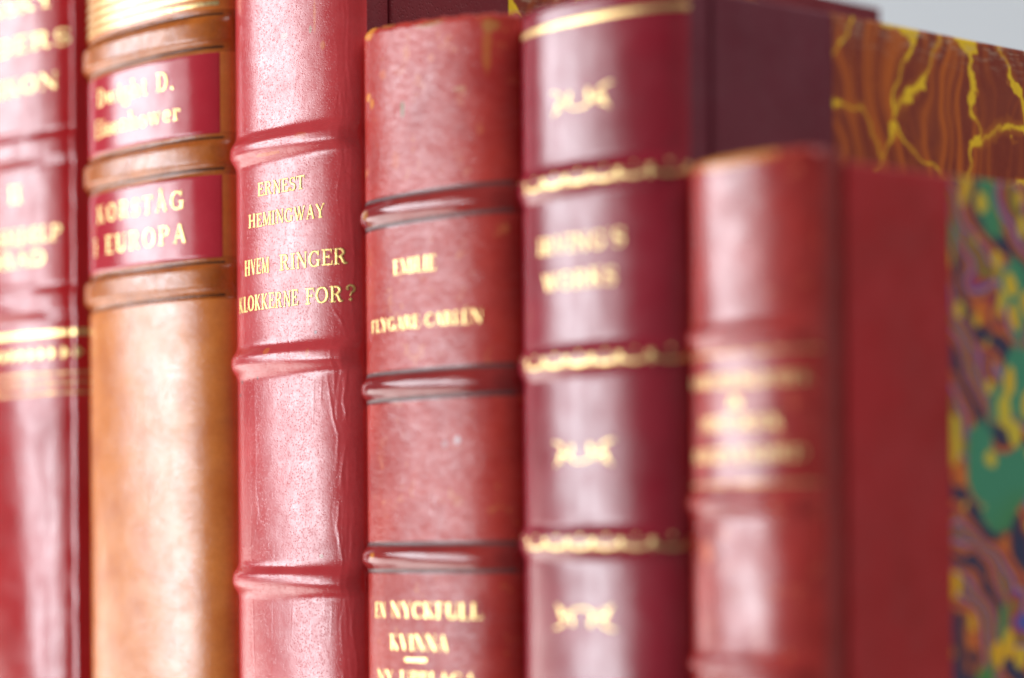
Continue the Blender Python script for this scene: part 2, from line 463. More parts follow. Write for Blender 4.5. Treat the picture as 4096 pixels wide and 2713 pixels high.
    def strokes(s, name, strokes, mat, off=0.00004, parent=None, seg=0.00025, hump=0.10, rim=False):
        """gold pen strokes laid on the spine; coordinates in mm (u, z above eye line)"""
        vs, fs = [], []
        n_rim = 0
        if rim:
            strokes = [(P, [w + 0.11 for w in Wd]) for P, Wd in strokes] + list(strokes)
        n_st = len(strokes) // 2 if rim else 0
        for k, (P, Wd) in enumerate(strokes):
            if rim and k == n_st: n_rim = len(fs)
            P = np.array(P, float); Wd = np.array(Wd, float)
            # resample
            dl = np.hypot(*np.diff(P, axis=0).T)
            acc = np.concatenate([[0], np.cumsum(dl)])
            n = max(2, int(acc[-1] * MM / seg) + 1)
            q = np.linspace(0, acc[-1], n + 1)
            X = np.interp(q, acc, P[:, 0]); Zz = np.interp(q, acc, P[:, 1]); Wq = np.interp(q, acc, Wd)
            tx = np.gradient(X); tz = np.gradient(Zz); l = np.hypot(tx, tz) + 1e-12
            nx, nz = -tz / l, tx / l
            m = max(4, int(Wq.max() * MM / seg))
            base = len(vs)
            A = np.linspace(-.5, .5, m + 1)
            UU = X[:, None] + nx[:, None] * Wq[:, None] * A
            ZZ = Zz[:, None] + nz[:, None] * Wq[:, None] * A
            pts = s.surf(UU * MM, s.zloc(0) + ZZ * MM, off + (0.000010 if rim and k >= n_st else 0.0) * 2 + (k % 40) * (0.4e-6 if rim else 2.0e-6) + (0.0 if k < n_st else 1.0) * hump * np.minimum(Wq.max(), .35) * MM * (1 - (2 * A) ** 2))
            vs += pts.reshape(-1, 3).tolist()
            for i in range(len(X) - 1):
                for j in range(m):
                    a = base + i * (m + 1) + j
                    fs.append((a, a + m + 1, a + m + 2, a + 1))
        o = mesh_obj(name, vs, fs, mat, parent or s.spine)
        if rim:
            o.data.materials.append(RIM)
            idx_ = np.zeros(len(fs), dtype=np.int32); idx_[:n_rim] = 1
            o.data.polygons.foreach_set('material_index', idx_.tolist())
        return o
    def text(s, name, text, u0, u1, z, cap, mat, font=None, off=0.00004, parent=None, gap=0.07, rim=False):
        return s.strokes(name, text_strokes(text, font or FONT, u0, u1, z, cap, gap), mat, off, parent, rim=rim)
    def line(s, name, u0, u1, z, w, mat, off=0.00004, parent=None):
        n = int((u1 - u0) / 0.3)
        rng = random.Random(int(z * 1000))
        P = [(u0 + (u1 - u0) * i / n, z + rng.uniform(-.02, .02)) for i in range(n + 1)]
        return s.strokes(name, [(P, [w * rng.uniform(.9, 1.05) for _ in P])], mat, off, parent)
    def patch(s, name, u0, u1, z0, z1, mat, off=0.00009, step=0.0003, parent=None):
        us = np.arange(u0, u1, step / MM) * MM; zs = s.zloc(0) + np.arange(z0, z1, step / MM) * MM
        U, Z = np.meshgrid(us, zs)
        rim = np.full(U.shape, off); rim[0] = rim[-1] = -0.00002; rim[:, 0] = rim[:, -1] = -0.00002
        V = s.surf(U, Z, rim)
        nu = len(us)
        i = np.arange(len(zs) - 1)[:, None] * nu + np.arange(nu - 1)[None, :]
        F = np.stack([i, i + 1, i + nu + 1, i + nu], -1).reshape(-1, 4)
        return mesh_obj(name, V.reshape(-1, 3).tolist(), F.tolist(), mat, parent or s.spine)
    def body(s, cover_mat, paper_mat=None, strip=0.031, corner=None, paper_label=None, drop=0.0):
        W, H, D = s.W, s.H - drop, s.D
        T = 0.0028
        s.covers = []
        for sg in (-1, 1):
            xa, xb = sorted((sg * (W / 2 - T), sg * W / 2))
            c = rbox('cover', (xa, 0.0047, 0.0003), (xb, D, H - 0.0003), cover_mat, s.root, 0.0007, 4)
            s.covers.append(c)
            if paper_mat:
                pa, pb = sorted((sg * (W / 2 - T - 0.0001), sg * (W / 2 + 0.00013)))
                pp = rbox('marbled_paper', (pa, strip, 0.00015), (pb, D + 0.00013, H - 0.00015), paper_mat, c, 0.00055, 3)
                if paper_label: pp['label'] = paper_label
            if corner:
                # leather corners at the fore edge, triangular, a hair prouder than the paper
                for zt, dz in ((H - 0.0001, -1), (0.0001, 1)):
                    x0, x1 = sg * (W / 2 - T - 0.0003), sg * (W / 2 + 0.0003)
                    y1 = D + 0.0003
                    tri = [(D - corner, zt), (y1, zt), (y1, zt + dz * corner)]
                    vs = [(x0, *p) for p in tri] + [(x1, *p) for p in tri]
                    fs = [(0, 1, 2), (3, 4, 5), (0, 1, 4, 3), (1, 2, 5, 4), (2, 0, 3, 5)]
                    mesh_obj('leather_corner', vs, fs, corner_mat or cover_mat, c, smooth=False)
        # page block, concave fore edge
        n = 12
        prof = []
        w2 = W / 2 - T - 0.0002
        for i in range(n + 1):
            a = i / n
            prof.append((-w2 + 2 * w2 * a, D - 0.004 - 0.005 * math.sin(math.pi * a)))
        prof = [(-w2, 0.002)] + prof + [(w2, 0.002)]
        zb, zt = 0.0032, H - 0.0032
        k = len(prof)
        vs = [(x, y, zb) for x, y in prof] + [(x, y, zt) for x, y in prof]
        fs = [tuple(range(k))[::-1], tuple(range(k, 2 * k))] + [(i, (i + 1) % k, k + (i + 1) % k, k + i) for i in range(k)]
        mesh_obj('page_block', vs, fs, PAGES, s.root, smooth=False)

corner_mat = None

def pages_mat():
    t = NT('aged_pages')
    st = t.noise(1.0, 2, 0.5, t.vec((5000, 40, 20)))
    t.set(t.b.inputs['Base Color'], t.mix(st, (0.72, 0.62, 0.45), (0.50, 0.40, 0.26)))
    t.b.inputs['Roughness'].default_value = 0.85
    t.set(t.b.inputs['Normal'], t.bump(st, 0.0001))
    return t.m
PAGES = pages_mat()

# ------------------------------------------------------------------ surroundings
def wall_mat():
    t = NT('pale_grey_wall_paint')
    t.set(t.b.inputs['Base Color'], t.mix(t.noise(3, 3), (0.46, 0.475, 0.495), (0.48, 0.495, 0.51)))
    t.b.inputs['Roughness'].default_value = 0.8
    t.set(t.b.inputs['Normal'], t.bump(t.noise(300, 3), 0.0004, 0.4))
    return t.m
def shelf_mat():
    t = NT('white_shelf_paint')
    t.set(t.b.inputs['Base Color'], t.mix(t.noise(1.0, 3, 0.6, t.vec((2, 60, 60))), (0.78, 0.77, 0.75), (0.70, 0.69, 0.67)))
    t.b.inputs['Roughness'].default_value = 0.45
    return t.m
wall = rbox('wall', (-3.0, 0.60, -1.2), (2.0, 0.70, 1.8), wall_mat(), None, 0.002, 1)
tag(wall, kind='structure')
shelf = rbox('shelf', (-0.75, -0.018, SHELF_Z - 0.022), (0.45, 0.26, SHELF_Z), shelf_mat(), None, 0.002, 3)
tag(shelf, 'white painted shelf board under the row of leather books', 'shelf')

# ------------------------------------------------------------------ materials
L_CRIMSON = leather('glazed_crimson_leather', (0.52, 0.014, 0.018), (0.41, 0.009, 0.012), 0.15, streak=0.000008, spec=0.5, sheen=((600, 600, 110), .6),
                    wear_amt=0.2, wear_col=(0.6, 0.2, 0.08))
L_TAN = leather('tan_calf_leather', (0.82, 0.25, 0.042), (0.66, 0.17, 0.022), 0.24, spec=0.85, sheen=((450, 450, 1500), .3), wave=((500, 500, 1500), 0.00003), pit=(2600, 0.000012),
                wear_amt=0.22, wear_col=(0.30, 0.085, 0.015), mott=150)
L_LABEL = leather('crimson_label_leather', (0.60, 0.030, 0.050), (0.52, 0.018, 0.035), 0.15, spec=0.6, streak=0.000005)
L_ROSE = leather('grained_rose_red_leather', (0.52, 0.075, 0.075), (0.36, 0.04, 0.045), 0.30, pit=(2700, 0.00013), pores=0.25, streak=0.00010, wear_amt=0.27,
                 wear_col=(0.70, 0.16, 0.06), mott=70, spec=0.6)
L_BRICK = leather('worn_brick_red_leather', (0.47, 0.075, 0.06), (0.33, 0.045, 0.042), 0.40, wave=((500, 500, 1000), 0.00030), wear_amt=0.33,
                  wear_col=(0.66, 0.16, 0.06), mott=80)
L_WINE = leather('smooth_wine_red_leather', (0.35, 0.013, 0.031), (0.27, 0.009, 0.022), 0.24, sheen=((700, 700, 60), .35), spec=0.72, streak=0.000006, mott=60)
L_RUST = leather('faded_rust_red_leather', (0.50, 0.065, 0.05), (0.34, 0.032, 0.028), 0.33, wear_amt=0.30, wear_col=(0.70, 0.16, 0.08), mott=90)
C_PURPLE = leather('dark_plum_cover_leather', (0.15, 0.022, 0.038), (0.125, 0.016, 0.028), 0.5, pit=(1500, 0.00006), spec=0.3)
C_MAROON = leather('maroon_cover_leather', (0.19, 0.018, 0.027), (0.15, 0.013, 0.02), 0.5, pit=(1800, 0.00006), spec=0.3)
C_RED = leather('red_cover_leather', (0.38, 0.016, 0.020), (0.28, 0.016, 0.015), 0.5, mott=45, pit=(1500, 0.00006), spec=0.3)
C_JOINT = leather('dark_joint_leather', (0.25, 0.022, 0.020), (0.17, 0.018, 0.015), 0.5, spec=0.25)  # joint leather, darker than spine and cover
C_BROWN = leather('dark_brown_cover_leather', (0.16, 0.045, 0.012), (0.10, 0.025, 0.008), 0.5, spec=0.3)
GOLD = gold('gold_foil')
GOLD_BRIGHT = gold('bright_gold_foil', (0.92, 0.66, 0.27), 0.33, 0.22)
GOLD_TEXT = gold('tooled_gold_foil', (0.90, 0.60, 0.21), 0.40, 0.2)
RIM = leather('painted_shade_rim', (0.30, 0.045, 0.03), (0.20, 0.03, 0.02), 0.45, spec=0.25)  # dark outline under the letters: shading of their pressed edges, painted in
GOLD_WORN = gold('worn_gold_foil', (0.80, 0.50, 0.22), 0.42, 0.5, (0.40, 0.10, 0.05))
GROOVE_BROWN = leather('dark_brown_groove_line', (0.12, 0.045, 0.02), (0.07, 0.025, 0.012), 0.22)
BLIND = leather('blind_tooled_line', (0.17, 0.060, 0.055), (0.12, 0.04, 0.04), 0.38, spec=0.45)

def marble_brown():
    t = NT('brown_and_yellow_marbled_paper')
    def warp(freq, amt, src=None):
        sw = t.n('VectorMath', operation='ADD'); t.set(sw.inputs[0], src or t.co)
        c = t.n('VectorMath', operation='SUBTRACT'); t.set(c.inputs[0], t.noise(freq, 2, out=1)); c.inputs[1].default_value = (.5, .5, .5)
        sc = t.n('VectorMath', operation='SCALE'); t.set(sc.inputs[0], c.outputs[0]); sc.inputs['Scale'].default_value = amt
        t.set(sw.inputs[1], sc.outputs[0])
        return sw.outputs[0]
    w = warp(70, 0.014)
    w2 = warp(330, 0.0026, w)
    v = t.vec((1, 66, 56), (0.2, 0.35, 0.1), src=w2)
    vein = t.voro(1.0, 'DISTANCE_TO_EDGE', v)
    wid = t.ramp(t.noise(130, 3), [(0.46, 0.002), (0.59, 0.018), (0.74, 0.16)])
    d = t.math('SUBTRACT', vein, wid)
    yellow = t.math('MULTIPLY', t.ramp(d, [(0.0, 1.0), (0.02, 0.0)]), t.ramp(wid, [(0.0, 0.3), (0.010, 1.0)]))
    halo = t.ramp(d, [(0.0, 1.0), (0.06, 0.0)])
    # soft uneven streaks drawn nearly upright through the brown
    st = t.noise(1.0, 2, 0.45, t.vec((1, 420, 18), rot=(0.10, 0, 0), src=warp(38, 0.022)))
    stripe = t.ramp(st, [(0.45, 0.0), (0.60, 1.0)])
    stripe = t.math('MULTIPLY', stripe, t.ramp(t.noise(30, 1), [(0.36, 0.2), (0.52, 1.0)]))
    # wide pale arcs inside the big cells
    cell = t.voro(1.0, 'F1', v)
    arc = t.math('MULTIPLY', t.ramp(cell, [(0.26, 0.0), (0.33, 1.0), (0.42, 0.0)]), t.ramp(t.noise(60, 2), [(0.45, 0.0), (0.62, 0.7)]))
    col = t.mix(t.noise(900, 3), (0.17, 0.021, 0.012), (0.24, 0.036, 0.016))
    col = t.mix(t.ramp(t.noise(50, 3), [(0.4, 0.0), (0.7, 0.55)]), col, (0.24, 0.05, 0.025))
    col = t.mix(t.math('MULTIPLY', stripe, 0.8), col, (0.52, 0.12, 0.014))
    col = t.mix(arc, col, (0.34, 0.07, 0.015))
    col = t.mix(t.math('MULTIPLY', halo, 0.7), col, (0.50, 0.15, 0.015))
    ycol = t.mix(t.noise(800, 3), (0.86, 0.58, 0.025), (0.68, 0.40, 0.012))
    col = t.mix(yellow, col, ycol)
    # scuffed top edge and small chips
    sep = t.n('SeparateXYZ'); t.set(sep.inputs[0], t.co)
    edge = t.ramp(t.math('DIVIDE', t.math('SUBTRACT', sep.outputs['Z'], 0.1590), 0.006), [(0.0, 0.0), (1.0, 1.0)])
    sc2 = t.math('MULTIPLY', edge, t.ramp(t.noise(1.0, 4, 0.7, t.vec((400, 260, 1300))), [(0.50, 0.0), (0.64, 0.6)]))
    chip = t.ramp(t.noise(520, 3, 0.7), [(0.74, 0.0), (0.77, 0.6)])
    col = t.mix(t.math('MAXIMUM', sc2, chip), col, (0.50, 0.38, 0.28))
    t.set(t.b.inputs['Base Color'], col)
    t.b.inputs['Roughness'].default_value = 0.55
    t.b.inputs['Specular IOR Level'].default_value = 0.25
    t.set(t.b.inputs['Normal'], t.bump(t.noise(1500, 2), 0.00004, 0.5))
    return t.m

def marble_blue():
    t = NT('many_coloured_marbled_paper')
    sw = t.n('VectorMath', operation='ADD'); t.set(sw.inputs[0], t.co)
    sc = t.n('VectorMath', operation='SCALE'); t.set(sc.inputs[0], t.noise(75, 2, out=1)); sc.inputs['Scale'].default_value = 0.014
    t.set(sw.inputs[1], sc.outputs[0])
    w = sw.outputs[0]
    # combed bands of colour
    wv = t.n('TexWave', wave_type='BANDS', bands_direction='DIAGONAL', in_Scale=40.0, in_Distortion=7.0, in_Detail=1.5, in_Detail_Scale=0.8)
    t.set(wv.inputs['Vector'], t.vec((1, 1, 1), src=w))
    col = t.ramp(wv.outputs['Fac'], [(0.0, (0.02, 0.03, 0.075)), (0.18, (0.10, 0.03, 0.04)), (0.30, (0.60, 0.15, 0.02)), (0.42, (0.36, 0.035, 0.04)),
                                     (0.55, (0.14, 0.04, 0.06)), (0.68, (0.60, 0.19, 0.02)), (0.80, (0.015, 0.09, 0.38)), (0.92, (0.36, 0.04, 0.045)), (1.0, (0.20, 0.16, 0.03))])
    # green stones
    vg = t.voro(1.0, 'SMOOTH_F1', t.vec((1, 118, 78), (0.3, 0.42, 0.15), src=w))
    g = t.ramp(vg, [(0.29, 1.0), (0.35, 0.0)])
    gcol = t.mix(t.ramp(t.noise(40, 1), [(0.4, 0.0), (0.6, 1.0)]), (0.06, 0.20, 0.055), (0.05, 0.23, 0.13))
    col = t.mix(g, col, gcol)
    # yellow drops
    sd = t.n('VectorMath', operation='ADD'); t.set(sd.inputs[0], t.co)
    sc3 = t.n('VectorMath', operation='SCALE'); t.set(sc3.inputs[0], t.noise(160, 1, out=1)); sc3.inputs['Scale'].default_value = 0.003
    t.set(sd.inputs[1], sc3.outputs[0]); wd = sd.outputs[0]
    vy = t.voro(1.0, 'F1', t.vec((1, 235, 165), (0.0, 0.2, 0.4), src=wd))
    pick = t.ramp(t.noise(65, 1), [(0.42, 0.10), (0.62, 0.46)])
    y = t.ramp(t.math('SUBTRACT', vy, pick), [(0.0, 1.0), (0.06, 0.0)])
    ycol = t.mix(t.ramp(t.noise(55, 1), [(0.42, 0.0), (0.58, 1.0)]), (0.55, 0.42, 0.035), (0.68, 0.36, 0.012))
    col = t.mix(y, col, ycol)
    t.set(t.b.inputs['Base Color'], col)
    t.b.inputs['Roughness'].default_value = 0.5
    t.b.inputs['Specular IOR Level'].default_value = 0.25
    return t.m

M_BROWN = marble_brown()
M_BLUE = marble_blue()

def base_of(z_mm): return z_mm * MM - SHELF_Z

# ------------------------------------------------------------------ 1 glazed crimson book at the left end
b = Book(-0.0864, 0.0481, base_of(122), 0.150, 0.6,
         'glazed crimson book at the left edge, a row of gold beads below its lettering', bulge=0.14, p=2.4)
for z in (71.0, 41.4, -55): b.bands.append((b.zloc(z), 0.00035, 0.0023, 5, 0.00012))
b.extra.append(lambda u, z: 0.00034 * np.exp(-((u - 0.0222) / 0.0007) ** 2) + 0.00006 * np.sin(z * 420 + 3 * np.sin(z * 170)) * np.exp(-((u - 0.0215) / 0.0013) ** 2))
b.build_spine(L_CRIMSON)
b.body(C_MAROON, M_BROWN)
b.text('lettering', 'HUNSKY', -17.5, 17.6, 98.0, 2.6, GOLD, MID)
b.text('lettering', 'BANDERS', -20.0, 21.6, 90.2, 3.0, GOLD, MID)
b.text('lettering', 'LEKSIKON', -19.0, 18.4, 82.2, 3.0, GOLD, MID)
b.text('lettering', 'II', 2.9, 7.2, 61.4, 3.2, GOLD, MID)
b.text('lettering', 'FØDSELSHJÆLP'.replace('Ø', 'O'), -20.5, 19.0, 53.2, 3.0, GOLD, MID, gap=.04)
b.text('lettering', 'I UDRAD', -16.0, 15.0, 48.9, 2.8, GOLD, MID)
b.line('gilt_line', -26, 25.3, 35.6, 1.1, GOLD_BRIGHT)
beads = []
for i in range(-8, 9):
    u = i * 3.15 + 0.6
    beads.append(([(u - .8, 31.8), (u - .7, 31.8), (u + .3, 31.8), (u + .95, 31.8)], [.6, 2.5, 1.2, .15]))
b.strokes('gilt_beading', beads, GOLD_BRIGHT)
for z in (27.9, 26.1, 24.2): b.line('gilt_line', -26, 25.3, z, 0.65, GOLD_WORN)

# ------------------------------------------------------------------ 2 tan book with crimson labels
b = Book(-0.0396, 0.0455, base_of(118), 0.145, 0.7,
         'tan brown leather book with two crimson title labels and flat raised bands')
for z in (86.2, 64.5, 42.6, -52, -74): b.bands.append((b.zloc(z), 0.00090, 0.00215, 10, 0.00025))
b.extra.append(lambda u, z: -0.00022 * np.exp(-((z - b2_zc) / 0.00022) ** 2))
b2_zc = b.zloc(39.4)
L_TANBAND = leather('darker_tan_band_leather', (0.66, 0.18, 0.024), (0.42, 0.095, 0.010), 0.26, wave=((500, 500, 1500), 0.00003), wear_amt=0.3,
                    wear_col=(0.25, 0.07, 0.012), mott=160, spec=0.7, sheen=((700, 700, 900), .6))
b.build_spine(L_TAN, band_mat=L_TANBAND, hinge_mat=C_BROWN)
b.body(C_BROWN, None)
lab1 = b.patch('title_label', -24.5, 21.9, 68.0, 82.6, L_LABEL)
lab2 = b.patch('title_label', -24.5, 22.2, 46.1, 61.0, L_LABEL)
for z in (89.15, 83.3, 67.3, 61.8, 45.3, 39.5): b.line('band_side_line', -25, 22.3, z, 0.42, GROOVE_BROWN)  # dark brown lines along the grooves beside the bands
b.text('lettering', 'Dwight D.', -13.9, 11.6, 76.8, 3.3, GOLD_BRIGHT, FONT, 0.00013, lab1, .10)
b.text('lettering', 'Eisenhower', -15.0, 13.2, 71.1, 3.3, GOLD_BRIGHT, FONT, 0.00013, lab1, .09)
b.text('lettering', 'KORSTÅG', -14.3, 14.0, 55.2, 3.2, GOLD_BRIGHT, FONT, 0.00013, lab2, .22)
b.text('lettering', 'I EUROPA', -16.0, 14.5, 49.2, 3.3, GOLD_BRIGHT, FONT, 0.00013, lab2, .20)
for z, w in ((97.6, 1.0), (95.9, .95), (94.2, .95), (92.6, .95), (91.05, .9)): b.line('gilt_line', -26, 21.6, z, w * .85, GOLD)

# ------------------------------------------------------------------ 3 rose red book in focus
b = Book(0.0016, 0.0355, base_of(102.4), 0.1305, 0.6,
         'rose red grained leather book whose four lines of gold capitals end in a question mark')
for z in (64.2, 27.6, -10.1, -47.5): b.bands.append((b.zloc(z), 0.00110, 0.00195, 2.9, 0.0))
b3 = b
rng = random.Random(5)
creases = []
def crease(pts, a, w): creases.append((np.array(pts, float) * MM, a * MM * 0.32, w * MM))
# long creases along the hinge side and on the left of the lower panels
crease([(15.2, 104), (15.6, 92), (16.3, 84), (16.0, 76), (17.0, 68)], .16, .30)
crease([(16.6, 62), (16.3, 52), (17.0, 44), (16.4, 36), (17.2, 30)], .16, .30)
crease([(13.0, 35), (14.6, 33), (15.6, 30)], .12, .25)
crease([(15.5, 25), (14.9, 20), (15.4, 16)], .2, .3); crease([(15.3, 13), (14.4, 8), (14.2, 5)], .16, .28); crease([(13.9, 3), (13.4, -1), (14.6, -7)], .16, .3)
crease([(11.5, 24), (12.8, 17), (13.8, 14), (13.4, 9)], .16, .28)
crease([(16.6, -13), (16.2, -18), (17.0, -24), (16.6, -30)], .22, .30)
crease([(-8.2, 24), (-7.8, 12), (-8.0, 6), (-7.2, 1.5), (-9.0, -4.0), (-10.2, -4.6)], .12, .25)
crease([(-10.0, 20), (-9.8, 8), (-9.6, 0), (-9.9, -8)], .09, .22)
crease([(-9.2, -12), (-9.0, -20), (-8.6, -28)], .10, .22)
crease([(1.6, 33.5), (2.2, 30.5), (3.6, 28.5), (3.8, 26)], -.10, .14)
crease([(8.6, 24), (8.2, 15)], .08, .22); crease([(10.4, 24), (10.0, 19)], .08, .22)
crease([(-3.0, -13), (-3.4, -22)], .05, .2); crease([(3.0, -13.5), (2.4, -20)], .05, .2)
for i in range(120):
    u = rng.gauss(15.2, 1.3) if rng.random() < .7 else rng.uniform(-11, 13)
    z = rng.uniform(-28, 104); l = rng.uniform(4, 11)
    a = rng.uniform(.04, .09) if u > 12 else rng.uniform(.015, .03)
    crease([(u, z), (u + rng.gauss(0, .3), z - l * .4), (u + rng.gauss(0, .5), z - l)], a * rng.choice((1, 1, -1)), rng.uniform(.16, .3))
def crease_relief(u, z, zoff=b.zloc(0)):
    r = np.zeros(np.broadcast(u, z).shape)
    U = np.broadcast_to(u, r.shape); Z = np.broadcast_to(z, r.shape) - zoff
    for P, a, w in creases:
        zlo, zhi = P[:, 1].min() - 4 * w, P[:, 1].max() + 4 * w
        ulo, uhi = P[:, 0].min() - 4 * w, P[:, 0].max() + 4 * w
        sel = (Z > zlo) & (Z < zhi) & (U > ulo) & (U < uhi)
        if not sel.any(): continue
        us, zz = U[sel], Z[sel]
        best = np.full(us.shape, 1.0); tt = np.zeros(us.shape)
        for i in range(len(P) - 1):
            d = P[i + 1] - P[i]; L2 = (d * d).sum()
            k = np.clip(((us - P[i, 0]) * d[0] + (zz - P[i, 1]) * d[1]) / L2, 0, 1)
            q = np.hypot(us - P[i, 0] - k * d[0], zz - P[i, 1] - k * d[1])
            m = q < best
            tt = np.where(m, (i + k) / (len(P) - 1), tt); best = np.minimum(best, q)
        r[sel] += a * np.exp(-(best / w) ** 2) * np.sin(np.pi * np.clip(tt, 0.02, .98)) ** .5
    return r
b.extra.append(crease_relief)
def pt(bk, u, z):
    p = bk.surf(np.array([u * MM]), np.array([bk.zloc(z)]))[0]
    return tuple(float(c) for c in p)
sp = []
RUSTY, GREY, DARK = (0.72, 0.15, 0.04), (0.45, 0.33, 0.22), (0.10, 0.05, 0.06)
for u, z, ru, rz, c, a in ((9.2, 84.5, .35, 3.2, RUSTY, .8), (11.0, 79.3, .7, .8, RUSTY, .85), (8.2, 82.4, .4, .7, GREY, .8), (1.5, 82.2, 1.1, .7, GREY, .5),
                           (-3.0, 62.6, 4.6, .35, RUSTY, .8), (6.5, 64.6, 2.0, .7, RUSTY, .45), (-3.2, 29.0, 1.0, .7, RUSTY, .8), (8.0, 28.0, .5, .9, RUSTY, .5),
                           (9.0, 31.5, .35, .35, DARK, .8), (-7.0, 24.6, .35, .35, DARK, .7), (-13.0, 24.2, .5, .4, DARK, .7), (-14.0, 22.0, .5, .35, DARK, .7),
                           (10.0, -6.0, .5, .4, GREY, .6), (-7.0, 45, .4, 3.0, RUSTY, .35), (0, -27, 3, .5, RUSTY, .3)):
    p = pt(b, u, z); n = b.N(np.array([u * MM]))
    sp.append((p, (ru * MM, 1.2 * MM, rz * MM), c, a))
L_ROSE2 = leather('grained_rose_red_leather_marked', (0.66, 0.058, 0.064), (0.54, 0.034, 0.040), 0.22, pit=(2300, 0.000014), pores=0.3, sheen=((1100, 1100, 800), .35), streak=0.000008, spots=sp,
                  wear_amt=0.24, wear_col=(0.66, 0.14, 0.06), mott=70, spec=0.72)
b.build_spine(L_ROSE2, 0.00016, 0.00018, hinge_mat=C_MAROON)
corner_mat = C_MAROON
b.body(C_MAROON, M_BROWN, 0.031, corner=0.040)
corner_mat = None
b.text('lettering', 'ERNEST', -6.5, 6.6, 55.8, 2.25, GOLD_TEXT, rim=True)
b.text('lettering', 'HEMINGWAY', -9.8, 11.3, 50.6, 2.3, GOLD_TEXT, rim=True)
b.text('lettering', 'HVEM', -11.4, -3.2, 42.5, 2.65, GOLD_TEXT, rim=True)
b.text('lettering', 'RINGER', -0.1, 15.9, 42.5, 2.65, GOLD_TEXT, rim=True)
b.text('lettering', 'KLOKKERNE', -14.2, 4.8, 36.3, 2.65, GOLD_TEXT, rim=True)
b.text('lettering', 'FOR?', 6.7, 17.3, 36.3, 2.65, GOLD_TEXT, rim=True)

# ------------------------------------------------------------------ 4 worn brick red book, lowest but one
b = Book(0.0387, 0.0375, base_of(81.0), 0.128, 0.72,
         'worn brick red book with scuffed top corner and thin raised bands')
b.sag = 0.0023; b.ragged = 0.00020
for z in (50.0, 21.7, -5.9, -33.5, -61): b.bands.append((b.zloc(z), 0.00100, 0.00150, 3.4, 0.00008))
sp = []
ORANGE = (0.85, 0.32, 0.05)
for u, z, ru, rz, c, a in ((-14.8, 80.2, 3.2, 1.5, ORANGE, .9), (-8, 80.8, 3, .6, (0.5, .2, .05), .7), (3, 79.8, 4, .5, (0.45, .2, .06), .7), (-15.0, 69.5, 1.3, .8, ORANGE, .8), (-13.4, 68.3, .9, 1.0, ORANGE, .7), (-9.5, 72.5, 1.3, 1.0, RUSTY, .6),
                           (-4.0, 66.0, .55, 1.4, (0.20, 0.17, 0.06), .9), (9.5, 67.5, 1.5, .5, (0.6, .3, .15), .6), (-14.5, 50.0, 1.6, 1.0, (0.5, .2, .06), .8),
                           (14.8, 74, .9, 5.0, (0.55, .16, .03), .6), (15.5, 78.0, 2, 1.2, (0.5, .2, .05), .7), (8.5, 12.5, .9, .8, (0.75, .62, .64), .8), (5.6, 12.0, .8, .7, (0.6, .4, .42), .5),
                           (-12.6, -5.6, .8, .5, ORANGE, .8), (3.2, 73.5, .8, .8, RUSTY, .5), (-6, 58, 1.2, 1.8, RUSTY, .4)):
    sp.append((pt(b, u, z), (ru * MM, 1.6 * MM, rz * MM), c, a))
L_BRICK2 = leather('worn_brick_red_leather_marked', (0.58, 0.052, 0.036), (0.42, 0.028, 0.023), 0.29, spec=0.4, sheen=((420, 420, 1300), .6), wave=((420, 420, 900), 0.00010), wear_amt=0.40, spots=sp,
                   wear_col=(0.66, 0.16, 0.06), mott=80)
L_BANDR = leather('polished_brick_red_leather', (0.42, 0.04, 0.032), (0.26, 0.02, 0.022), 0.11, spec=0.5, wear_amt=0.26, wear_col=(0.6, .2, .06), spots=sp)
b.build_spine(L_BRICK2, band_mat=L_BANDR, hinge_mat=C_MAROON)
b.body(C_MAROON, M_BLUE)
for z in (50.0, 21.7, -5.9):
    for d in (-2.15, 2.15): b.line('band_side_line', -17.5, 19, z + d, 0.65, BLIND)
b.text('lettering', 'EMILIE', -6.8, 4.0, 39.6, 2.4, GOLD_BRIGHT, FAT)
b.text('lettering', 'FLYGARE-CARLÉN', -14.2, 13.8, 30.7, 2.1, GOLD_BRIGHT, FAT, gap=.05)
b.text('lettering', 'EN', -13.6, -9.9, -15.6, 2.5, GOLD_BRIGHT, FAT)
b.text('lettering', 'NYCKFULL', -8.4, 13.2, -15.6, 2.5, GOLD_BRIGHT, FAT)
b.text('lettering', 'KVINNA', -8.6, 6.2, -20.7, 2.5, GOLD_BRIGHT, FAT)
b.line('gilt_line', -4.5, 1.0, -22.3, 0.7, GOLD_BRIGHT)
b.text('lettering', 'NY UPPLAGA', -13.0, 12.0, -26.2, 2.1, GOLD_BRIGHT, FAT)

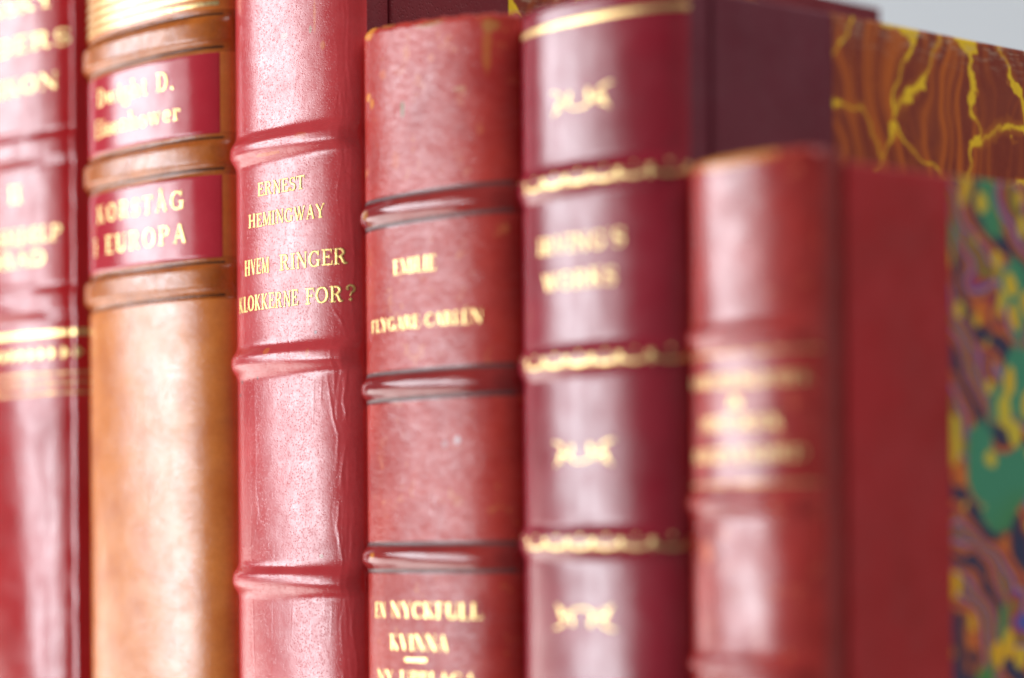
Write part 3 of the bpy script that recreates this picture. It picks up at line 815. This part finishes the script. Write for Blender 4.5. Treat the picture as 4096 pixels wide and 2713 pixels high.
# ------------------------------------------------------------------ 5 wine red book with gilt ornaments
b = Book(0.0759, 0.0350, base_of(78.2), 0.132, 0.5,
         'wine red book with gilt scroll ornaments and patterned bands, brown marbled paper on its side', bulge=0.165, p=2.1)
for z in (50.9, 23.9, -3.3, -30.3, -57.3): b.bands.append((b.zloc(z), 0.00075, 0.0019, 3, 0.00008))
b.build_spine(L_WINE, hinge_mat=C_PURPLE)
b.body(C_PURPLE, M_BROWN, 0.031, drop=0.0003, paper_label='brown marbled paper with orange stripes and yellow veins')
b.line('gilt_line', -17.5, 19.4, 74.4, 0.85, GOLD_BRIGHT)
def festoon(zc):
    st = []
    per = 5.3
    for i in range(-4, 5):
        u = i * per + .4
        arcp = [(u + per / 2 * math.sin(a), zc + .35 - 1.15 * math.cos(a)) for a in np.linspace(-1.45, 1.45, 15)]
        st.append((arcp, [.12 + .42 * math.cos(a) for a in np.linspace(-1.45, 1.45, 15)]))
        st.append(([(u - .35, zc + 1.05), (u, zc + 1.05), (u + .35, zc + 1.05)], [.25, .7, .25]))
        v = u + per / 2
        for k in (-1, 0, 1):
            st.append(([(v, zc - .1), (v + k * .35, zc + .5), (v + k * .6, zc + .95 - abs(k) * .35)], [.2, .45, .1]))
        st.append(([(v, zc - .3), (v, zc - .8), (v, zc - 1.15)], [.2, .6, .2]))
    return [s_ for s_ in st if -18 < s_[0][0][0] < 19.2]
for z in (50.9, 23.9, -3.3): b.strokes('gilt_festoon', festoon(z), GOLD_BRIGHT if z > 0 else GOLD)
def scroll(zc, flip=False):
    st = []
    for sg in (-1, 1):
        q = lambda pts, w: st.append(([(sg * x * (.93 if sg > 0 else .80) - .2, zc + y * .9) for x, y in pts], [k * (.74 if sg > 0 else .62) for k in w]))
        q([(0, -1.4), (1.2, -1.35), (2.3, -.9), (2.9, -.1)], [.35, .4, .45, .5])                 # bowl
        q([(2.9, -.7), (2.6, .3), (2.3, 1.1), (2.2, 1.7)], [.4, .95, .9, .2])                   # inner leaf
        q([(3.4, -.9), (4.3, -.1), (5.2, .1), (5.9, -.5), (5.7, -1.2), (5.0, -1.2)], [.3, .7, .85, .8, .6, .3])  # curl
        q([(4.2, .4), (5.2, 1.4), (6.6, 1.9), (7.8, 2.0)], [.3, .55, .5, .15])                   # tendril
        q([(5.8, -.9), (6.6, -1.6), (7.0, -2.2)], [.5, .45, .1])
    if flip: st = [([(x, 2 * zc - y * 1.0) for x, y in P], W) for P, W in st]
    return st
b.strokes('gilt_ornament', scroll(62.6), GOLD_BRIGHT)
b.strokes('gilt_ornament', scroll(10.0), GOLD_BRIGHT)
b.strokes('gilt_ornament', scroll(-14.3, True), GOLD_BRIGHT)
b.text('lettering', "IRVING'S", -10.3, 9.0, 40.2, 2.5, GOLD, MID)
b.text('lettering', 'WORKS', -8.9, 7.4, 34.7, 2.5, GOLD, MID)

# ------------------------------------------------------------------ 6 short rust red book nearest the camera
b = Book(0.1064, 0.0247, base_of(51.6), 0.105, 0.55,
         'short faded rust red book nearest the right, many coloured marbled paper on its side', bulge=0.16, p=2.1)
for z in (26.2, 2.5, -20.5, -44, -66): b.bands.append((b.zloc(z), 0.00075, 0.0013, 2.4, 0.00008))
sp = []
for u, z, ru, rz, c, a in ((-2, 51.2, 11, 1.7, (0.80, .30, .08), .95), (-7.2, -4.5, 1.6, 2.0, (0.8, .16, .07), .8), (-3.5, -2.0, 1.2, 1.3, (0.75, .16, .08), .5)):
    sp.append((pt(b, u, z), (ru * MM, 2.5 * MM, rz * MM), c, a))
L_RUST2 = leather('faded_rust_red_leather_marked', (0.52, 0.044, 0.036), (0.34, 0.019, 0.017), 0.24, spec=0.70, sheen=((160, 160, 160), .6), wear_amt=0.40, wear_col=(0.74, 0.15, 0.07), mott=90, spots=sp)
b.build_spine(L_RUST2, hinge_mat=C_JOINT)
b.body(C_RED, M_BLUE, 0.0272, drop=0.0013, paper_label='marbled paper in blue, green, yellow and orange')
b.text('lettering', 'BARNEBIBLIOTEK', -11.6, 12.0, 18.9, 1.6, GOLD, MID)
b.text('lettering', '&', -2.0, .6, 16.0, 1.6, GOLD_BRIGHT, FAT)
b.text('lettering', 'HISTORISK', -8.4, 7.4, 12.9, 1.7, GOLD, MID)
b.text('lettering', 'BEGIVENHED', -10.8, 11.2, 8.4, 1.7, GOLD, MID)
for z, d in ((26.2, -2.6), (2.5, 2.6)): b.line('gilt_line', -13, 13, z + d, 0.45, GOLD_WORN)
